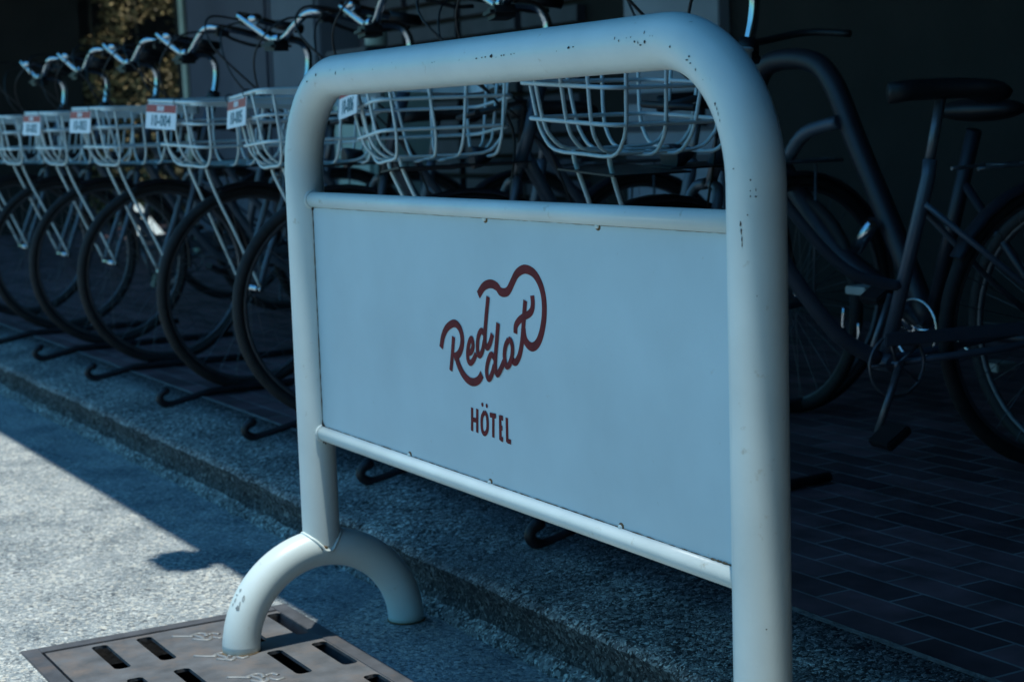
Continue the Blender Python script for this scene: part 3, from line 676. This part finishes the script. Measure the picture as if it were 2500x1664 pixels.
for i, (x, y, st, rz, tx, lab) in enumerate(bikes):
    b = [o for o in bpy.data.objects if o.get('label') == lab][0]; del b['st']
    steer(b, st)
    for c in kids(b):                        # every crank stopped at its own angle
        if c.name.startswith('crank'):
            q = Vector((0, .58, .30)); c.matrix_basis = Matrix.Translation(q) @ Matrix.Rotation(R((75, 20, -30, 50, 0, 110, -15, 35)[i]), 4, 'X') @ Matrix.Translation(-q)
    up_ = {6: .018, 7: .034}.get(i, 0)      # the two nearest baskets are mounted a little higher
    for c in kids(b):
        n_ = c.name.split('.')[0]
        if up_ and n_ == 'basket': c.matrix_basis = c.matrix_basis @ Matrix.Translation((0, 0, up_))
        if up_ and n_ == 'basket_strut': c.matrix_basis = c.matrix_basis @ Matrix.Diagonal((1, 1, 1+up_/.77, 1))
    k = [c for c in kids(b) if c.name.startswith('basket') and not c.name.startswith('basket_')][0]
    if i in (2, 3, 4, 5, 6, 7, 1):
        tg = part('number_tag', lambda bm: box(bm, -.11, .11, -.0015, .0015, -.041, .041), M['tagw'], k)
        tg.location = (-.052, -.2830, .985-.050)
        tg.rotation_euler = (R(-6 if i != 7 else -78), 0, 0)
        if i == 7: tg.location = (-.052, -.325, .965)
        if tx:
            tg['label'] = 'white number tag with red header reading '+tx
    if tx:
        # red header, kept clear in the middle for the pale caption block
        hd = part('tag_header', lambda bm: box(bm, -.1065, .1065, -.0028, -.0016, .013, .038), M['tagr'], k); hd.location = tg.location; hd.rotation_euler = tg.rotation_euler
        cpn = part('header_caption', lambda bm: [box(bm, -.026+.0105*q, -.0195+.0105*q, -.0036, -.0029, .018, .034) for q in range(5)], M['tagw'], k); cpn.location = tg.location; cpn.rotation_euler = tg.rotation_euler
        to = tagtext(tx, .050, (0, 0, 0), M['tagt'], k, 'tag_number')
        to.matrix_basis = Matrix.Translation(tg.location) @ Matrix.Rotation(R(-6), 4, 'X') @ Matrix.Translation((0, -.0022, -.015)) @ Matrix.Rotation(R(90), 4, 'X')
        for q in (-.104, .104):
            zt = part('zip_tie', lambda bm: tube(bm, circle((q, .002, .05), .0125, 'x', 14), .0016, 5, closed=True), M['black'], k); zt.location = tg.location; zt.rotation_euler = tg.rotation_euler

# dark thick-tubed bicycle standing behind, right of the sign
kb = tag(empty('step_through_bicycle', (-.45, 1.85, PZ)), 'black bicycle with thick curved frame tubes standing behind the right sign post', 'bicycle')
def P2(x, z, y=0): return (x+.45, y, z-PZ)
part('frame', lambda bm: (tube(bm, smoothpath([P2(-.92, 1.10), P2(-.84, 1.185), P2(-.66, 1.185), P2(-.56, 1.12), P2(-.46, .95), P2(-.31, .70), P2(-.18, .47)], 6), .031, 16),
     tube(bm, smoothpath([P2(-.90, .98), P2(-.80, .89), P2(-.56, .66), P2(-.36, .55), P2(-.18, .46)], 6), .033, 16),
     tube(bm, [P2(-.18, .46), P2(-.02, .98)], .02, 12), tube(bm, [P2(-.18, .46), P2(.3, .46)], .014, 10), tube(bm, [P2(-.06, .85), P2(.3, .46)], .012, 10), tube(bm, [P2(-.88, .86), P2(-.96, 1.14)], .026, 12)), M['framedark'], kb)
part('support_tube', lambda bm: tube(bm, smoothpath([P2(-.70, .91, -.05), P2(-.62, .98, -.05), P2(-.50, 1.01, -.03)], 4), .020, 12), M['frame'], kb)
for n_, x in (('front_wheel', -.78), ('rear_wheel', .30)):
    wr = part(n_, lambda bm: tube(bm, circle((0, 0, 0), .30, 'y', 48), .009, 8, closed=True), M['rim'], kb); wr.location = P2(x, .33+PZ)
    part('tyre', lambda bm: tube(bm, circle((0, 0, 0), .315, 'y', 48), .018, 10, closed=True), M['rubber'], wr)
    part('spokes', lambda bm: [tube(bm, [(0, 0, 0), (.29*math.cos(k*math.pi/12), 0, .29*math.sin(k*math.pi/12))], .0012, 4, cap=False) for k in range(24)], M['rim'], wr)
part('fork', lambda bm: [tube(bm, [P2(-.88, .88, s*.02), P2(-.84, .70, s*.05), P2(-.78, .47, s*.055)], .012, 8) for s in (-1, 1)], M['framedark'], kb)
part('handlebar', lambda bm: (tube(bm, [P2(-.95, 1.12), P2(-.97, 1.24)], .013, 10), tube(bm, smoothpath([P2(-.80, 1.27, -.28), P2(-.92, 1.28, -.2), P2(-.97, 1.25, 0), P2(-.92, 1.28, .2), P2(-.80, 1.27, .28)], 5), .011, 8)), M['black'], kb)
part('saddle', lambda bm: (bmesh.ops.create_uvsphere(bm, u_segments=18, v_segments=10, radius=1, matrix=Matrix.Translation(P2(.0, 1.03)) @ Matrix.Diagonal((.14, .07, .03, 1))),), M['black'], kb, True)
cr = part('crank', lambda bm: (tube(bm, circle(P2(-.18, .46, -.05), .08, 'y', 28), .005, 6, closed=True), tube(bm, [P2(-.18, .46, -.065), P2(-.18, .46, .065)], .012, 10), tube(bm, [P2(-.26, .46, -.05), P2(-.10, .46, -.05)], .005, 6), tube(bm, [P2(-.18, .46, -.06), P2(-.31, .56, -.075)], .010, 8), tube(bm, [P2(-.18, .46, .06), P2(-.05, .36, .07)], .010, 8)), M['chrome'], kb)
for (x, z, s) in ((-.31, .56, -1), (-.05, .36, 1)):
    part('pedal', lambda bm: box(bm, P2(x, z)[0]-.04, P2(x, z)[0]+.04, s*.11-.035, s*.11+.035, z-PZ-.011, z-PZ+.011, .003), M['amber'], cr)
def shackle(bm): tube(bm, smoothpath([P2(-.45, .50, -.06), P2(-.455, .42, -.06), P2(-.44, .395, -.06), P2(-.405, .395, -.06), P2(-.39, .42, -.06), P2(-.39, .46, -.06)], 4), .006, 8)
part('lock_shackle', shackle, M['chrome'], kb)
part('tool_clip', lambda bm: tube(bm, [P2(-.40, .66, -.06), P2(-.33, .74, -.06)], .019, 10), M['chrome'], kb)

# ------------------------------------------------------------------ arcade building
ab = tag(empty('arcade_building', (-2, 3.5, 0)), 'dark arcade building with a deep canopy over the parked bicycles', 'building')
def rel(x0, x1, y0, y1, z0, z1, bm, bev=0): box(bm, x0+2, x1+2, y0-3.5, y1-3.5, z0, z1, bev)
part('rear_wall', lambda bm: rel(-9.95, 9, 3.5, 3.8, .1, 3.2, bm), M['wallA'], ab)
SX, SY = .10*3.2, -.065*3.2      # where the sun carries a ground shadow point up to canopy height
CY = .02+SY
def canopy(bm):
    for x0, x1, y0, y1 in ((-10.85, 9, CY, 3.9), (-11.65, -10.85, CY, 2.84), (-11.65, -10.85, 3.39, 6.5), (-12.6, -11.65, CY, 6.5), (-13.25, -12.6, CY, 3.3), (-13.25, -12.6, 5.3, 6.5), (-16, -13.25, CY, 6.5), (-10.85, -9.9, 3.9, 6.5)):  # openings added so sun reaches the hedge and the white slab
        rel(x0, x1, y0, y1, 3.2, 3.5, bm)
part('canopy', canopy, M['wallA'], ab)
part('unseen_shade_roof', lambda bm: rel(3.3, 6.0, -6, CY-.003, 3.2, 3.5, bm), M['wallA'], ab)  # added out of view to darken the right-hand faces of the stand
def brk(bm):
    rel(-.87+SX, -.66+SX, CY-.135, CY+.01, 3.21, 3.3, bm, .03)
part('canopy_bracket', brk, M['wallA'], ab)
part('end_wall', lambda bm: rel(-13.4, -13.1, .3, 3.28, .1, 3.2, bm), M['wallA'], ab)
part('unseen_shade_wall', lambda bm: rel(5.6, 6.0, -5, 3.5, -.02, 7, bm), M['wallA'], ab)  # unseen wall, added to cut the light coming from the right
part('wall_pier', lambda bm: rel(-10.35, -9.9, 3.3, 3.8, .1, 3.2, bm), M['wallA'], ab)
def louvre(bm):
    for cx0, cx1 in ((-7.1, -6.45), (-6.38, -5.75), (-5.68, -5.05), (-4.98, -4.4)):
        z = .3
        while z < 3.0: rel(cx0, cx1, 3.44, 3.497, z, z+.085, bm, .004); z += .115
part('louvre_grille', louvre, M['slat'], ab)
d = part('door', lambda bm: rel(-3.95, -3.17, 3.43, 3.497, .15, 2.4, bm, .005), M['door'], ab)
part('door_handle', lambda bm: tube(bm, [(2-3.26, -.10, 1.0), (2-3.26, -.10, 1.25)], .012, 8), M['black'], d)
part('door_rail', lambda bm: [rel(-3.93, -3.19, 3.415, 3.432, z, z+.05, bm) for z in (.82, .98, 1.12)], M['slat'], d)
ca = tag(empty('metal_cabinet', (-8.9, 3.3, PZ)), 'tall dark grey cabinet against the wall behind the handlebars', 'cabinet')
part('cabinet_body', lambda bm: box(bm, -.88, .86, -.1, .195, 0, 2.6, .01), M['cab1'], ca)
part('cabinet_door', lambda bm: box(bm, -.82, .80, -.118, -.102, .1, 2.5, .006), M['cab1'], ca)
cb_ = tag(empty('tall_locker', (-7.62, 3.3, PZ)), 'lighter blue grey locker right of the dark grey cabinet', 'locker')
part('locker_body', lambda bm: box(bm, -.40, .42, -.1, .195, 0, 2.6, .01), M['cab2'], cb_)
part('locker_door', lambda bm: box(bm, -.36, .38, -.118, -.102, .1, 2.5, .006), M['cab2'], cb_)
bn = tag(empty('storage_box', (-5.33, 2.75, PZ)), 'pale green white plastic storage box behind the bicycle handlebars', 'box')
part('box_body', lambda bm: box(bm, -.26, .24, -.2, .2, 0, 1.27, .03), M['bin'], bn)
part('lid', lambda bm: box(bm, -.28, .26, -.22, .22, 1.275, 1.315, .012), M['slat'], bn)
bt = tag(empty('plastic_jug', (-5.12, 2.62, PZ+1.318)), 'small pale plastic jug standing on the storage box', 'jug')
part('jug_body', lambda bm: tube(bm, [(0, 0, .0), (0, 0, .01), (0, 0, .13), (0, 0, .16), (0, 0, .175)], [.05, .062, .062, .045, .02], 20), M['bin'], bt, True)
part('cap', lambda bm: tube(bm, [(0, 0, .176), (0, 0, .20)], .022, 14), M['white'], bt)
for (x, y, rr, n_, ln_, lean) in ((-9.10, 2.95, .020, 'thicker', 3.0, 2.0), (-9.25, 2.98, .011, 'thinner', 3.0, 2.0)):
    p_ = part('steel_pole', lambda bm: tube(bm, [(0, 0, 0), (0, 0, ln_)], rr, 14), M['pole'])
    p_.location = (x, y, PZ); p_.rotation_euler = (0, R(-1.5), 0); tag(p_, n_+' pale upright pole in front of the hedge', 'pole')
hg = tag(empty('hedge', (-13.2, 4.3, PZ)), 'olive green leafy hedge at the far end of the arcade', 'hedge')
def leaves(bm, n, seed):
    rnd = random.Random(seed)
    for _ in range(n):
        c = Vector((rnd.gauss(0, .16), rnd.uniform(-1.0, 1.2), rnd.uniform(.1, 2.9)))
        if math.sin(c.y*7+1.3*math.sin(c.z*5))+math.sin(c.z*6.3+c.y*2) < -.55: continue
        s = rnd.uniform(.018, .042); d1 = Vector((rnd.uniform(-1, 1), rnd.uniform(-1, 1), rnd.uniform(-.8, .5))).normalized(); d2 = d1.cross(Vector((rnd.uniform(-1, 1), rnd.uniform(-1, 1), rnd.uniform(-1, 1)))).normalized()
        bm.faces.new([bm.verts.new(c+d1*s), bm.verts.new(c+d2*s*.45), bm.verts.new(c-d1*s), bm.verts.new(c-d2*s*.45)])
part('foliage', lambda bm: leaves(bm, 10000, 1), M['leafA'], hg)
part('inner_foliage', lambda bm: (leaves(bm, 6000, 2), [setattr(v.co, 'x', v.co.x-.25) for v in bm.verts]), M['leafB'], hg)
part('hedge_stem', lambda bm: [tube(bm, smoothpath([(-.1, yy, 0), (-.08, yy+.05, 1), (-.12, yy-.04, 2), (-.1, yy+.03, 2.8)], 3), [.02]*4+[.016]*3+[.01]*3, 6) for yy in (-.8, -.35, .1, .6, 1.0)], M['stem'], hg)
bw = tag(empty('boundary_wall', (-14, 5, PZ)), 'dark wall behind the hedge', 'wall')
part('wall_body', lambda bm: box(bm, -.3, 0, -2, 2.5, -.1, 3.0), M['wallA'], bw)
def slab(P, th=.05):
    def f(bm):
        a = [bm.verts.new((0, y-P[0][0], z-P[0][1])) for y, z in P]; c = [bm.verts.new((-th, y-P[0][0], z-P[0][1])) for y, z in P]
        bm.faces.new(a); bm.faces.new(c[::-1])
        for k in range(len(P)): bm.faces.new((a[k], c[k], c[(k+1) % len(P)], a[(k+1) % len(P)]))
        bmesh.ops.recalc_face_normals(bm, faces=bm.faces[:])
        for v in bm.verts: v.co.x -= (v.co.z)*.55      # leans back so the high sun reaches its face
    return f
TRI = [(3.16, 0.160), (3.471, 0.165), (3.401, 0.273), (3.312, 0.414), (3.261, 0.434), (3.21, 0.339)]
tb = part('sunlit_patch_slab', slab(TRI), M['white']); tb.location = (-11.5, TRI[0][0]-.01, PZ); tb.scale = (1, 1.1, 1.12)  # made-up slab standing in for a patch of sunlit ground
tag(tb, 'small white triangular stand-in for sunlit ground beyond the bicycle wheels', 'sunlit patch')
bpy.context.view_layer.update()
